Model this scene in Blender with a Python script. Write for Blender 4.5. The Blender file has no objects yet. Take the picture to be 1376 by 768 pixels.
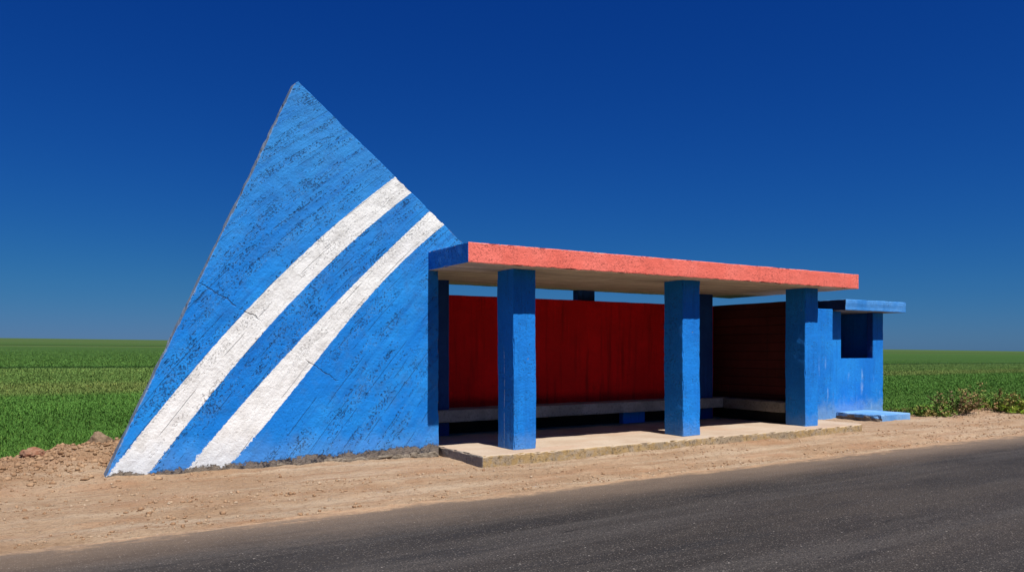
import bpy, bmesh, math, random
import numpy as np
from mathutils import Vector, noise as mnoise

random.seed(7)
RNG = np.random.default_rng(11)
S = bpy.context.scene
COL = S.collection
EYE = 1.54
TH = math.atan(1672 / 1040.0)           # angle of the facade away from the view axis
EX = (math.sin(TH), math.cos(TH))       # world X in (camera right, camera forward)

# ------------------------------------------------------------------ scene tree helpers
def thing(name, label, cat, loc=(0, 0, 0), group=None):
    o = bpy.data.objects.new(name, None)
    COL.objects.link(o)
    o.location = loc
    o.empty_display_size = 0.2
    o['label'] = label
    o['category'] = cat
    o['kind'] = 'thing'
    if group:
        o['group'] = group
    return o

def mesh_obj(name, bm_or_me, mats, parent=None, smooth=None):
    if isinstance(bm_or_me, bmesh.types.BMesh):
        me = bpy.data.meshes.new(name)
        bm_or_me.normal_update()
        bm_or_me.to_mesh(me)
        bm_or_me.free()
    else:
        me = bm_or_me
    if not isinstance(mats, (list, tuple)):
        mats = [mats]
    for m in mats:
        me.materials.append(m)
    o = bpy.data.objects.new(name, me)
    COL.objects.link(o)
    if parent is not None:
        o.parent = parent
        o.matrix_parent_inverse.identity()
        # geometry is written in world space: bring it into the parent's frame
        off = parent.location.copy()
        p = parent.parent
        while p is not None:
            off += p.location
            p = p.parent
        co = np.empty(len(me.vertices) * 3)
        me.vertices.foreach_get('co', co)
        co = co.reshape(-1, 3) - np.array(off)
        me.vertices.foreach_set('co', co.ravel())
        me.update()
    if smooth:
        me.polygons.foreach_set('use_smooth', [True] * len(me.polygons))
        me.update()
    return o

# ------------------------------------------------------------------ numpy noise
_perm = RNG.random((256, 256))
def vnoise(x, y):
    xi = np.floor(x).astype(int); yi = np.floor(y).astype(int)
    fx = x - xi; fy = y - yi
    fx = fx * fx * (3 - 2 * fx); fy = fy * fy * (3 - 2 * fy)
    a = _perm[xi & 255, yi & 255]; b = _perm[(xi + 1) & 255, yi & 255]
    c = _perm[xi & 255, (yi + 1) & 255]; d = _perm[(xi + 1) & 255, (yi + 1) & 255]
    return (a * (1 - fx) + b * fx) * (1 - fy) + (c * (1 - fx) + d * fx) * fy
def fbm(x, y, f, o=4):
    s = 0; a = 0.5
    for i in range(o):
        s = s + a * (vnoise(x * f + 17.3 * i, y * f + 5.1 * i) - 0.5)
        f *= 2.03; a *= 0.55
    return s
def sst(a, b, x):
    t = np.clip((x - a) / (b - a), 0, 1)
    return t * t * (3 - 2 * t)

def field_edge(x):
    """world Y where the crop starts, as a function of world X"""
    return np.interp(x, [-40, -3, -0.6, 0.3, 1.2, 2.5, 14, 16.3, 17.6, 20, 24, 60],
                     [10.6, 10.7, 10.95, 11.5, 12.05, 12.6, 12.9, 12.2, 10.9, 10.45, 10.2, 10.2])

def gz(x, y, detail=True):
    x = np.asarray(x, float); y = np.asarray(y, float)
    far = sst(12, 45, y)
    z = far * (0.0134 * (y - 10) - 0.0070 * np.clip(x, -1e9, 1e9))
    z = z - 0.05 * sst(8.6, 7.3, y) - 0.13 * sst(7.25, 6.7, y) + 0.13 * sst(-0.4, -1.0, y)
    verge = sst(6.9, 7.6, y) * (1 - sst(13, 15, y))
    # spoil heap left of the triangular wall
    line = 11.0 + 0.60 * (np.clip(x, -2, 2) + 0.31)
    left = sst(2.2, 1.0, x) * (0.50 + 0.50 * sst(-1.2, 0.6, x)) * sst(-9, -3, x)
    mound = np.exp(-((y - line) / np.where(y < line, 0.95, 0.55)) ** 2) * left * (0.285 + 0.14 * fbm(x, y, 0.9, 2))
    z = z + mound
    # earth banked against the wall and low ridge at the right field edge
    foot = np.exp(-((y - 10.15) / 0.42) ** 2) * sst(0.0, 0.8, x) * sst(5.2, 4.7, x)
    z = z + (0.07 - 0.016 * np.clip(x - 0.8, 0, 4.2)) * foot
    z = z + (0.030 + 0.05 * fbm(x, y, 1.6, 3)) * np.exp(-((y - 8.80) / 0.10) ** 2) * sst(6.0, 9.0, x) * sst(14.2, 13.2, x)
    ridge = np.exp(-((y - (field_edge(x) - 0.28)) / 0.32) ** 2) * sst(17.4, 18.8, x)
    z = z + ridge * (0.05 + 0.10 * fbm(x, y, 0.8, 2))
    if detail:
        near = verge
        z = z + near * (0.05 * fbm(x, y, 0.7, 3) + 0.016 * fbm(x * 0.35, y, 5.0, 3) + 0.036 * fbm(x, y, 6, 3))
        # wheel ruts running along the road
        z = z - near * 0.018 * np.exp(-((y - 8.15 - 0.12 * np.sin(x * 0.35)) / 0.13) ** 2)
        z = z - near * 0.012 * np.exp(-((y - 7.75 - 0.1 * np.sin(x * 0.3 + 1)) / 0.10) ** 2)
        clod = np.clip(mound * 5 + ridge * 0.9 + foot * 0.35, 0, 1)
        z = z + clod * (0.13 * np.abs(fbm(x, y, 3.2, 3)) + 0.075 * fbm(x, y, 9, 3))
    return z

# ------------------------------------------------------------------ material helpers
ALB = 0.80                                  # overall reflectance level of every surface
class MB:
    """small wrapper to write node trees tersely"""
    def __init__(self, name):
        self.m = bpy.data.materials.new(name)
        self.m.use_nodes = True
        self.t = self.m.node_tree
        self.t.nodes.clear()
        self.out = self.t.nodes.new('ShaderNodeOutputMaterial')
        self.b = self.t.nodes.new('ShaderNodeBsdfPrincipled')
        self.t.links.new(self.b.outputs[0], self.out.inputs[0])
        self.geo = self.t.nodes.new('ShaderNodeNewGeometry')
        self.pos = self.geo.outputs['Position']
        s = self.t.nodes.new('ShaderNodeSeparateXYZ')
        self.t.links.new(self.pos, s.inputs[0])
        self.x, self.y, self.z = s.outputs
    def n(self, typ, ins=None, **kw):
        nd = self.t.nodes.new(typ)
        for k, v in kw.items():
            setattr(nd, k, v)
        for k, v in (ins or {}).items():
            self.set(nd.inputs[k], v)
        return nd
    def set(self, sock, v):
        if isinstance(v, bpy.types.NodeSocket):
            self.t.links.new(v, sock)
        elif isinstance(v, (tuple, list)) and len(v) == 3 and sock.type == 'RGBA':
            sock.default_value = (*v, 1)
        else:
            sock.default_value = v
    def math(self, op, a, b=None, c=None):
        nd = self.t.nodes.new('ShaderNodeMath'); nd.operation = op
        self.set(nd.inputs[0], a)
        if b is not None: self.set(nd.inputs[1], b)
        if c is not None: self.set(nd.inputs[2], c)
        return nd.outputs[0]
    def scale(self, sc, vec=None, rot=(0, 0, 0)):
        nd = self.t.nodes.new('ShaderNodeMapping')
        self.set(nd.inputs['Vector'], vec if vec is not None else self.pos)
        nd.inputs['Scale'].default_value = sc
        nd.inputs['Rotation'].default_value = rot
        return nd.outputs[0]
    def noise(self, scale, detail=4, rough=0.55, vec=None, dist=0.0):
        nd = self.n('ShaderNodeTexNoise', {'Scale': scale, 'Detail': detail, 'Roughness': rough, 'Distortion': dist})
        self.t.links.new(vec if vec is not None else self.pos, nd.inputs['Vector'])
        return nd.outputs[0]
    def vor(self, scale, vec=None, feature='F1'):
        nd = self.n('ShaderNodeTexVoronoi', {'Scale': scale}, feature=feature)
        self.t.links.new(vec if vec is not None else self.pos, nd.inputs['Vector'])
        return nd
    def mr(self, v, a, b, c=0.0, d=1.0, smooth=True):
        nd = self.n('ShaderNodeMapRange', {'Value': v, 'From Min': a, 'From Max': b, 'To Min': c, 'To Max': d},
                    interpolation_type='SMOOTHSTEP' if smooth else 'LINEAR')
        return nd.outputs[0]
    def mix(self, f, a, b, mode='MIX'):
        nd = self.t.nodes.new('ShaderNodeMix'); nd.data_type = 'RGBA'; nd.blend_type = mode
        self.set(nd.inputs[0], f); self.set(nd.inputs[6], a); self.set(nd.inputs[7], b)
        return nd.outputs[2]
    def bump(self, h, dist, strength=1.0, normal=None):
        nd = self.n('ShaderNodeBump', {'Height': h, 'Distance': dist, 'Strength': strength})
        if normal is not None:
            self.t.links.new(normal, nd.inputs['Normal'])
        return nd.outputs[0]
    def done(self, color, rough=0.85, normal=None, spec=0.25):
        color = self.mix(1.0, color, (ALB, ALB, ALB), 'MULTIPLY')
        self.set(self.b.inputs['Base Color'], color)
        self.set(self.b.inputs['Roughness'], rough)
        self.b.inputs['Specular IOR Level'].default_value = spec
        if normal is not None:
            self.t.links.new(normal, self.b.inputs['Normal'])
        return self.m

def glints_and_scrubs(k, col):
    white = (0.36, 0.52, 0.72)
    # vertical streak of grazing sun, painted pale down the first pillar's side
    yy = k.math('ADD', k.y, k.math('MULTIPLY', k.math('SUBTRACT', k.noise(3, 2), 0.5), 0.02))
    m = k.math('MULTIPLY', k.mr(k.math('ABSOLUTE', k.math('SUBTRACT', yy, 9.46)), 0.011, 0.004), k.mr(k.x, 5.79, 5.77))
    m = k.math('MULTIPLY', m, k.math('MULTIPLY', k.mr(k.z, 1.62, 1.5), k.mr(k.noise(14, 3), 0.38, 0.50)))
    # specks of grazing sun, painted pale low on the second pillar's side
    f = k.math('MULTIPLY', k.mr(k.noise(58, 3, 0.7), 0.60, 0.66), k.mr(k.noise(2.2, 3), 0.44, 0.6))
    f = k.math('MULTIPLY', f, k.math('MULTIPLY', k.mr(k.z, 1.1, 0.5), k.mr(k.x, 8.6, 8.9)))
    f = k.math('MULTIPLY', f, k.mr(k.x, 9.03, 9.01))
    # scrubbed strokes on the wing wall and kiosk front
    t = k.noise(1.0, 3, 0.5, k.scale((9.0, 1, 1.4), rot=(0, 0.42, 0)))
    w = k.math('MULTIPLY', k.mr(t, 0.58, 0.68), k.math('MULTIPLY', k.mr(k.x, 12.6, 12.7), k.mr(k.z, 1.5, 0.9)))
    w = k.math('MULTIPLY', w, k.mr(k.noise(1.7, 3), 0.40, 0.58))
    col = k.mix(k.math('MULTIPLY', m, 0.8), col, white)
    col = k.mix(k.math('MULTIPLY', f, 0.7), col, white)
    return k.mix(k.math('MULTIPLY', w, 0.45), col, white)

def paint(name, c0, c1, pit=0.5, pitcol=(0.03, 0.04, 0.06), streak=0.5, dust=0.0, dustz=0.3, chip=0.0,
          chipcol=(0.30, 0.29, 0.27), bumpd=0.0085, soil=0.35, hboard=0.0):
    """brushed limewash paint on rough concrete: patchy tone, vertical streaks, pits, chips, splash of dust"""
    k = MB(name)
    f = k.mr(k.noise(1.6, 5, 0.6), 0.35, 0.68)
    col = k.mix(f, c0, c1)
    st = k.noise(1.0, 5, 0.65, k.scale((9, 9, 0.7)))
    col = k.mix(k.math('MULTIPLY', k.mr(st, 0.50, 0.74), streak), col, tuple(v * 0.55 for v in c0))
    st2 = k.noise(1.0, 4, 0.6, k.scale((17, 17, 1.1), rot=(0.1, 0.06, 0)))
    col = k.mix(k.math('MULTIPLY', k.mr(st2, 0.60, 0.74), streak * 0.6), col, tuple(min(1, v * 1.22 + (v > 0.1) * 0.04 + 0.003) for v in c1))
    grime = k.mr(k.noise(5.0, 6, 0.7), 0.50, 0.78)
    col = k.mix(k.math('MULTIPLY', grime, soil), col, tuple(v * 0.55 + 0.003 for v in c0))
    fine = k.noise(38, 5, 0.65)
    pits = k.math('MULTIPLY', k.mr(k.noise(40, 3, 0.6), 0.58, 0.65), k.mr(k.noise(3.2, 3), 0.42, 0.60))
    col = k.mix(k.math('MULTIPLY', pits, pit), col, pitcol)
    mott = k.noise(13, 6, 0.72)
    col = k.mix(k.math('MULTIPLY', k.mr(mott, 0.54, 0.70), 0.45), col, tuple(v * 0.62 for v in c0))
    h = k.math('ADD', k.math('MULTIPLY', fine, 0.8), k.math('MULTIPLY', mott, 1.2))
    h = k.math('SUBTRACT', h, k.math('MULTIPLY', pits, 0.8))
    if hboard:
        fb = k.math('FRACT', k.math('MULTIPLY', k.math('ADD', k.z, k.math('MULTIPLY', k.noise(1.5, 2), 0.02)), 1 / hboard))
        hl = k.mr(k.math('ABSOLUTE', k.math('SUBTRACT', fb, 0.5)), 0.45, 0.49)
        hb = k.n('ShaderNodeTexWhiteNoise', {'W': k.math('FLOOR', k.math('MULTIPLY', k.z, 1 / hboard))}, noise_dimensions='1D').outputs[0]
        col = k.mix(k.math('MULTIPLY', hl, 0.8), col, (0.006, 0.003, 0.003))
        col = k.mix(k.math('MULTIPLY', hb, 0.5), col, tuple(v * 0.45 for v in c0))
        h = k.math('SUBTRACT', h, k.math('MULTIPLY', hl, 1.5))
    if chip:
        cm = k.mr(k.noise(11, 6, 0.72), 0.70 - chip * 0.1, 0.73 - chip * 0.1)
        col = k.mix(cm, col, chipcol)
        h = k.math('SUBTRACT', h, k.math('MULTIPLY', cm, 0.5))
    if dust:
        d = k.math('MULTIPLY', k.mr(k.math('ADD', k.z, k.math('MULTIPLY', k.math('SUBTRACT', k.noise(7, 5), 0.5), 0.5)),
                                    0.10 + dustz, 0.10, 0, 1), dust)
        col = k.mix(d, col, (0.24, 0.40, 0.58))
        col = glints_and_scrubs(k, col)
    return k.done(col, 0.82, k.bump(h, bumpd), 0.2)

BLUE0, BLUE1 = (0.004, 0.175, 0.62), (0.007, 0.225, 0.72)
M = {}
M['blue'] = paint('blue_paint', BLUE0, BLUE1, dust=0.28, dustz=0.35, chip=0.25)
M['blue_kiosk'] = paint('blue_paint_bleached', BLUE0, (0.012, 0.250, 0.74), dust=0.5, dustz=0.40, chip=0.25)
M['blue_plain'] = paint('blue_paint_plain', BLUE0, BLUE1, dust=0.0, chip=0.25)
M['blue_pale'] = paint('pale_blue_paint', (0.10, 0.28, 0.60), (0.22, 0.42, 0.70), chip=0.6, streak=0.3)
M['blue_roof'] = paint('kiosk_roof_paint', (0.03, 0.22, 0.62), (0.10, 0.34, 0.75), chip=0.35, streak=0.2)
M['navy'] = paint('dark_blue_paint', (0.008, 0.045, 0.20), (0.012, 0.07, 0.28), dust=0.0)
M['red'] = paint('red_paint', (0.56, 0.0008, 0.002), (0.74, 0.0012, 0.003), pit=0.3, pitcol=(0.08, 0.002, 0.003), streak=0.9, soil=0.4)
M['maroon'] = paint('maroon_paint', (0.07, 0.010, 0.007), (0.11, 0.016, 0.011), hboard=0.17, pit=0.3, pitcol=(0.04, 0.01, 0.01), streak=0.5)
M['salmon'] = paint('salmon_paint', (0.82, 0.160, 0.115), (0.90, 0.205, 0.155), pit=0.32, pitcol=(0.36, 0.07, 0.055), streak=0.2, soil=0.22, chip=0.1,
                    chipcol=(0.45, 0.30, 0.25))

def concrete(name, c0, c1, bumpd=0.006, board=0.0, yellow=False, speck=0.5):
    k = MB(name)
    col = k.mix(k.mr(k.noise(2.2, 6, 0.65), 0.35, 0.68), c0, c1)
    col = k.mix(k.math('MULTIPLY', k.mr(k.noise(28, 4, 0.7), 0.50, 0.72), speck), col, tuple(v * 0.45 for v in c0))
    h = k.math('ADD', k.noise(55, 4, 0.7), k.math('MULTIPLY', k.noise(11, 4), 1.2))
    if board:
        fr = k.math('FRACT', k.math('MULTIPLY', k.y, 1 / board))
        ln = k.math('MULTIPLY', k.mr(k.math('ABSOLUTE', k.math('SUBTRACT', fr, 0.5)), 0.46, 0.5), 1.0)
        col = k.mix(k.math('MULTIPLY', ln, 0.5), col, tuple(v * 0.5 for v in c0))
        h = k.math('SUBTRACT', h, k.math('MULTIPLY', ln, 1.0))
        bt = k.noise(1.0, 2, 0.5, k.scale((0.25, 6.0, 1)))
        col = k.mix(k.math('MULTIPLY', k.mr(bt, 0.42, 0.62), 0.45), col, tuple(v * 0.6 for v in c0))
    if yellow:
        ym = k.math('MULTIPLY', k.mr(k.noise(7, 6, 0.7), 0.40, 0.56), k.mr(k.noise(1.1, 3), 0.30, 0.50))
        col = k.mix(k.math('MULTIPLY', ym, 0.6), col, (0.44, 0.28, 0.085))
        dk = k.mr(k.noise(17, 6, 0.8), 0.52, 0.62)
        col = k.mix(k.math('MULTIPLY', dk, 0.75), col, (0.09, 0.07, 0.05))
    return k.done(col, 0.9, k.bump(h, bumpd), 0.15)

M['soffit'] = concrete('bare_board_marked_concrete', (0.56, 0.49, 0.40), (0.68, 0.61, 0.51), board=0.16, speck=0.25)
M['bench'] = concrete('grey_bench_concrete', (0.25, 0.24, 0.22), (0.40, 0.38, 0.345), speck=0.8)
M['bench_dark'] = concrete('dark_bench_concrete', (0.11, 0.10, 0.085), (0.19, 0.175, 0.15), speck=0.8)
M['rubble'] = concrete('broken_grey_concrete', (0.20, 0.165, 0.125), (0.34, 0.29, 0.23), bumpd=0.02, speck=0.7)
M['kerb'] = concrete('kerb_yellow_worn', (0.33, 0.26, 0.175), (0.44, 0.35, 0.245), bumpd=0.012, yellow=True)
M['kerb_side'] = concrete('kerb_bare', (0.28, 0.25, 0.21), (0.38, 0.33, 0.27), bumpd=0.014, speck=0.8)
M['edge'] = concrete('weathered_edge', (0.11, 0.15, 0.22), (0.20, 0.24, 0.31), speck=0.5)
M['roof_side'] = concrete('dark_roof_edge', (0.020, 0.022, 0.035), (0.035, 0.035, 0.05), speck=0.5)

def mat_floor():
    k = MB('platform_screed')
    col = k.mix(k.mr(k.noise(1.3, 6, 0.65), 0.35, 0.65), (0.40, 0.30, 0.215), (0.46, 0.37, 0.28))
    col = k.mix(k.math('MULTIPLY', k.mr(k.noise(0.9, 3, 0.5, k.scale((0.6, 1.6, 1))), 0.52, 0.66), 0.4), col, (0.43, 0.27, 0.18))
    col = k.mix(k.math('MULTIPLY', k.mr(k.noise(20, 5, 0.7), 0.52, 0.74), 0.5), col, (0.24, 0.185, 0.135))
    col = k.mix(k.math('MULTIPLY', k.mr(k.noise(70, 3, 0.7), 0.60, 0.72), 0.5), col, (0.52, 0.44, 0.36))
    # worn lighter edge along the front
    ed = k.mr(k.math('ADD', k.y, k.math('MULTIPLY', k.noise(8, 4), 0.12)), 9.02, 8.92)
    col = k.mix(k.math('MULTIPLY', ed, 0.5), col, (0.52, 0.43, 0.32))
    return k.done(col, 0.9, k.bump(k.math('ADD', k.noise(60, 4, 0.7), k.noise(8, 4)), 0.004), 0.15)
M['floor'] = mat_floor()

# ---- triangular wall: blue with two white bands, diagonal formwork marks
BANDS = [((0.0089, 0.0112, 0.7367, 0.6806), (0.0116, -0.001, 0.7554, 1.1321)),
         ((0.0, 0.0371, 0.8123, 1.527), (0.0364, -0.1431, 0.9916, 2.0083))]
def mat_triangle():
    k = MB('striped_board_marked_paint')
    # diagonal frame: v runs across the boards, u along them
    A = math.radians(47)
    u = k.math('ADD', k.math('MULTIPLY', k.x, math.cos(A)), k.math('MULTIPLY', k.z, math.sin(A)))
    v = k.math('ADD', k.math('MULTIPLY', k.x, -math.sin(A)), k.math('MULTIPLY', k.z, math.cos(A)))
    # boards follow the slight bend of the painted bands
    zz = k.math('MULTIPLY', k.z, k.z)
    cc = k.math('MULTIPLY_ADD', k.z, 0.7554, 1.1321)
    cc = k.math('MULTIPLY_ADD', zz, -0.001, cc)
    cc = k.math('MULTIPLY_ADD', k.math('MULTIPLY', zz, k.z), 0.0116, cc)
    v = k.math('MULTIPLY', k.math('SUBTRACT', cc, k.x), 0.72)
    uv = k.n('ShaderNodeCombineXYZ', {0: u, 1: v, 2: 0.0}).outputs[0]
    wob = k.math('MULTIPLY', k.math('SUBTRACT', k.noise(2.2, 3, 0.5), 0.5), 0.03)
    vw = k.math('ADD', v, wob)
    bid = k.n('ShaderNodeTexWhiteNoise', {'W': k.math('FLOOR', k.math('MULTIPLY', vw, 1 / 0.165))}, noise_dimensions='1D').outputs[0]
    wide = k.mr(k.math('ADD', k.math('MULTIPLY', k.noise(1.1, 5, 0.65), 0.8), k.math('MULTIPLY', bid, 0.13)), 0.36, 0.64)
    col = k.mix(wide, (0.004, 0.190, 0.64), (0.012, 0.255, 0.74))
    # faded towards the apex in patches
    fade = k.math('MULTIPLY', k.mr(k.math('ADD', k.z, k.math('MULTIPLY', k.math('SUBTRACT', k.noise(1.8, 5, 0.6), 0.5), 3.0)), 1.8, 4.6), 0.45)
    col = k.mix(fade, col, (0.060, 0.270, 0.56))
    mot = k.math('MULTIPLY', k.mr(k.noise(3.4, 7, 0.72), 0.48, 0.68), 0.50)
    col = k.mix(mot, col, (0.030, 0.155, 0.42))
    wash = k.math('MULTIPLY', k.mr(k.noise(2.6, 6, 0.72), 0.52, 0.72), 0.22)
    col = k.mix(wash, col, (0.060, 0.315, 0.72))
    lg = k.noise(1.0, 5, 0.62, k.scale((0.5, 7, 1), uv))
    col = k.mix(k.math('MULTIPLY', k.mr(lg, 0.50, 0.70), 0.55), col, (0.004, 0.120, 0.46))
    lg2 = k.noise(1.0, 4, 0.6, k.scale((0.8, 16, 1), uv))
    col = k.mix(k.math('MULTIPLY', k.mr(lg2, 0.56, 0.74), 0.35), col, (0.030, 0.29, 0.75))
    # white bands
    z2 = k.math('MULTIPLY', k.z, k.z); z3 = k.math('MULTIPLY', z2, k.z)
    edge_n = k.math('MULTIPLY', k.math('SUBTRACT', k.noise(16, 5, 0.7), 0.5), 0.045)
    rag = k.math('MULTIPLY', k.math('MULTIPLY', k.math('SUBTRACT', k.noise(30, 4, 0.7), 0.5), 0.16), k.mr(k.z, 0.75, 0.25))
    xn = k.math('ADD', k.math('ADD', k.x, edge_n), rag)
    white = None
    for L, R in BANDS:
        def cub(c):
            a = k.math('MULTIPLY_ADD', k.z, c[2], c[3])
            a = k.math('MULTIPLY_ADD', z2, c[1], a)
            return k.math('MULTIPLY_ADD', z3, c[0], a)
        inside = k.math('MULTIPLY', k.mr(k.math('SUBTRACT', xn, cub(L)), 0.0, 0.012), k.mr(k.math('SUBTRACT', cub(R), xn), 0.0, 0.012))
        white = inside if white is None else k.math('MAXIMUM', white, inside)
    wt = k.mix(k.mr(k.noise(5, 5, 0.65), 0.42, 0.70), (0.86, 0.855, 0.83), (0.70, 0.69, 0.66))
    wt = k.mix(k.math('MULTIPLY', k.mr(lg2, 0.54, 0.72), 0.30), wt, (0.52, 0.53, 0.53))
    # rows of pits left by the shuttering
    row = k.math('MULTIPLY', k.mr(k.noise(1.0, 4, 0.7, k.scale((0.75, 7.5, 1), uv), 0.25), 0.48, 0.58), k.mr(k.math('ADD', k.noise(0.8, 3, 0.5), k.math('MULTIPLY', k.z, 0.02)), 0.40, 0.54))
    pn = k.noise(1.0, 3, 0.6, k.scale((30, 38, 1), uv))
    pits = k.math('MULTIPLY', k.mr(k.math('ADD', pn, k.math('MULTIPLY', k.math('SUBTRACT', k.noise(5.5, 3, 0.6), 0.5), 0.42)), 0.550, 0.605), row)
    big = k.math('MULTIPLY', k.mr(k.noise(22, 4, 0.7), 0.63, 0.67), k.mr(k.noise(1.6, 3), 0.46, 0.60))
    pits = k.math('MAXIMUM', pits, big)
    # upper part coarser
    fleck = k.math('MULTIPLY', k.mr(k.noise(70, 2, 0.5), 0.66, 0.70), 0.8)
    # board joints
    fr = k.math('FRACT', k.math('MULTIPLY', vw, 1 / 0.165))
    jl = k.mr(k.math('ABSOLUTE', k.math('SUBTRACT', fr, 0.5)), 0.475, 0.497)
    brk = k.mr(k.noise(1.0, 3, 0.6, k.scale((1.3, 9, 1), uv)), 0.50, 0.57)
    joint = k.math('MULTIPLY', jl, brk)
    # a construction joint crossing both bands
    def line(x0, z0, x1, z1, w, th0, th1):
        dx, dz = x1 - x0, z1 - z0; l = math.hypot(dx, dz); nx, nz = -dz / l, dx / l
        d = k.math('ADD', k.math('MULTIPLY', k.x, nx), k.math('MULTIPLY', k.z, nz))
        d = k.math('SUBTRACT', d, nx * x0 + nz * z0)
        d = k.math('ADD', d, k.math('MULTIPLY', k.math('SUBTRACT', k.noise(6, 4, 0.7), 0.5), 0.10))
        t = k.math('ADD', k.math('MULTIPLY', k.x, dx / l), k.math('MULTIPLY', k.z, dz / l))
        t = k.math('SUBTRACT', t, (dx * x0 + dz * z0) / l)
        on = k.math('MULTIPLY', k.mr(t, 0, 0.1), k.mr(t, l, l - 0.1))
        m = k.math('MULTIPLY', k.mr(k.math('ABSOLUTE', d), w, w * 0.2), on)
        return k.math('MULTIPLY', m, k.mr(k.noise(4.5, 3), th0, th1))
    crack = k.math('MAXIMUM', line(1.72, 2.38, 2.5, 1.90, 0.013, 0.36, 0.46), line(2.75, 1.62, 3.55, 1.09, 0.012, 0.44, 0.52))
    rim = k.math('MULTIPLY', k.mr(pn, 0.50, 0.53), k.math('MULTIPLY', row, k.math('SUBTRACT', 1.0, pits)))  # pale rims: light catching the pit relief, put into the colour
    col = k.mix(k.math('MULTIPLY', rim, 0.28), col, (0.13, 0.36, 0.70))
    col = k.mix(k.math('MULTIPLY', pits, 0.56), col, (0.008, 0.030, 0.110))
    wpit = k.math('MULTIPLY', pits, k.mr(k.noise(2.3, 3), 0.46, 0.60))
    wt = k.mix(k.math('MULTIPLY', wpit, 0.55), wt, (0.20, 0.20, 0.20))
    pits = k.math('MULTIPLY', pits, k.math('SUBTRACT', 1.0, k.math('MULTIPLY', white, 0.7)))
    wt = k.mix(k.math('MULTIPLY', fleck, 0.45), wt, (0.25, 0.25, 0.25))
    col = k.mix(white, col, wt)
    col = k.mix(k.math('MULTIPLY', joint, 0.42), col, (0.03, 0.05, 0.10))
    col = k.mix(k.math('MULTIPLY', crack, 0.45), col, (0.05, 0.07, 0.10))
    # paint worn off along the raking left edge and at the foot
    le = k.math('SUBTRACT', k.x, k.math('MULTIPLY_ADD', k.z, 0.445, 0.690))
    le = k.math('ADD', le, k.math('MULTIPLY', k.math('SUBTRACT', k.noise(11, 6, 0.75), 0.5), 0.10))
    worn = k.mr(le, 0.015, -0.01)
    foot = k.mr(k.math('ADD', k.z, k.math('MULTIPLY', k.math('SUBTRACT', k.noise(5.5, 7, 0.8), 0.5), 0.30)), k.math('MULTIPLY_ADD', k.x, 0.022, 0.082), k.math('MULTIPLY_ADD', k.x, 0.022, 0.066))
    grey = k.mix(k.mr(k.noise(20, 5, 0.7), 0.4, 0.65), (0.17, 0.20, 0.25), (0.36, 0.38, 0.40))
    col = k.mix(k.math('MULTIPLY', worn, 0.85), col, grey)
    dust = k.math('MULTIPLY', k.mr(k.math('ADD', k.z, k.math('MULTIPLY', k.math('SUBTRACT', k.noise(5, 5), 0.5), 0.5)), 0.55, 0.12), 0.22)
    col = k.mix(dust, col, (0.22, 0.40, 0.62))
    col = k.mix(k.math('MULTIPLY', foot, 0.95), col, k.mix(k.mr(k.noise(13, 6, 0.8), 0.38, 0.52), (0.045, 0.036, 0.028), (0.25, 0.20, 0.145)))
    h = k.math('SUBTRACT', k.math('MULTIPLY', k.noise(34, 5, 0.7), 0.8), k.math('MULTIPLY', foot, 2.5))
    h = k.math('ADD', h, k.math('MULTIPLY', k.noise(21, 5, 0.8), k.math('MULTIPLY', foot, 4.0)))
    h = k.math('ADD', h, k.math('MULTIPLY', k.noise(8, 4), 0.9))
    h = k.math('ADD', h, k.math('MULTIPLY', lg2, 0.6))
    h = k.math('SUBTRACT', h, k.math('MULTIPLY', pits, 2.4))
    h = k.math('SUBTRACT', h, k.math('MULTIPLY', k.math('MAXIMUM', joint, crack), 1.5))
    h = k.math('ADD', h, k.math('MULTIPLY', k.math('FLOOR', k.math('MULTIPLY', vw, 1 / 0.165)), 0.0))
    return k.done(col, 0.85, k.bump(h, 0.010), 0.2)
M['triangle'] = mat_triangle()

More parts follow.
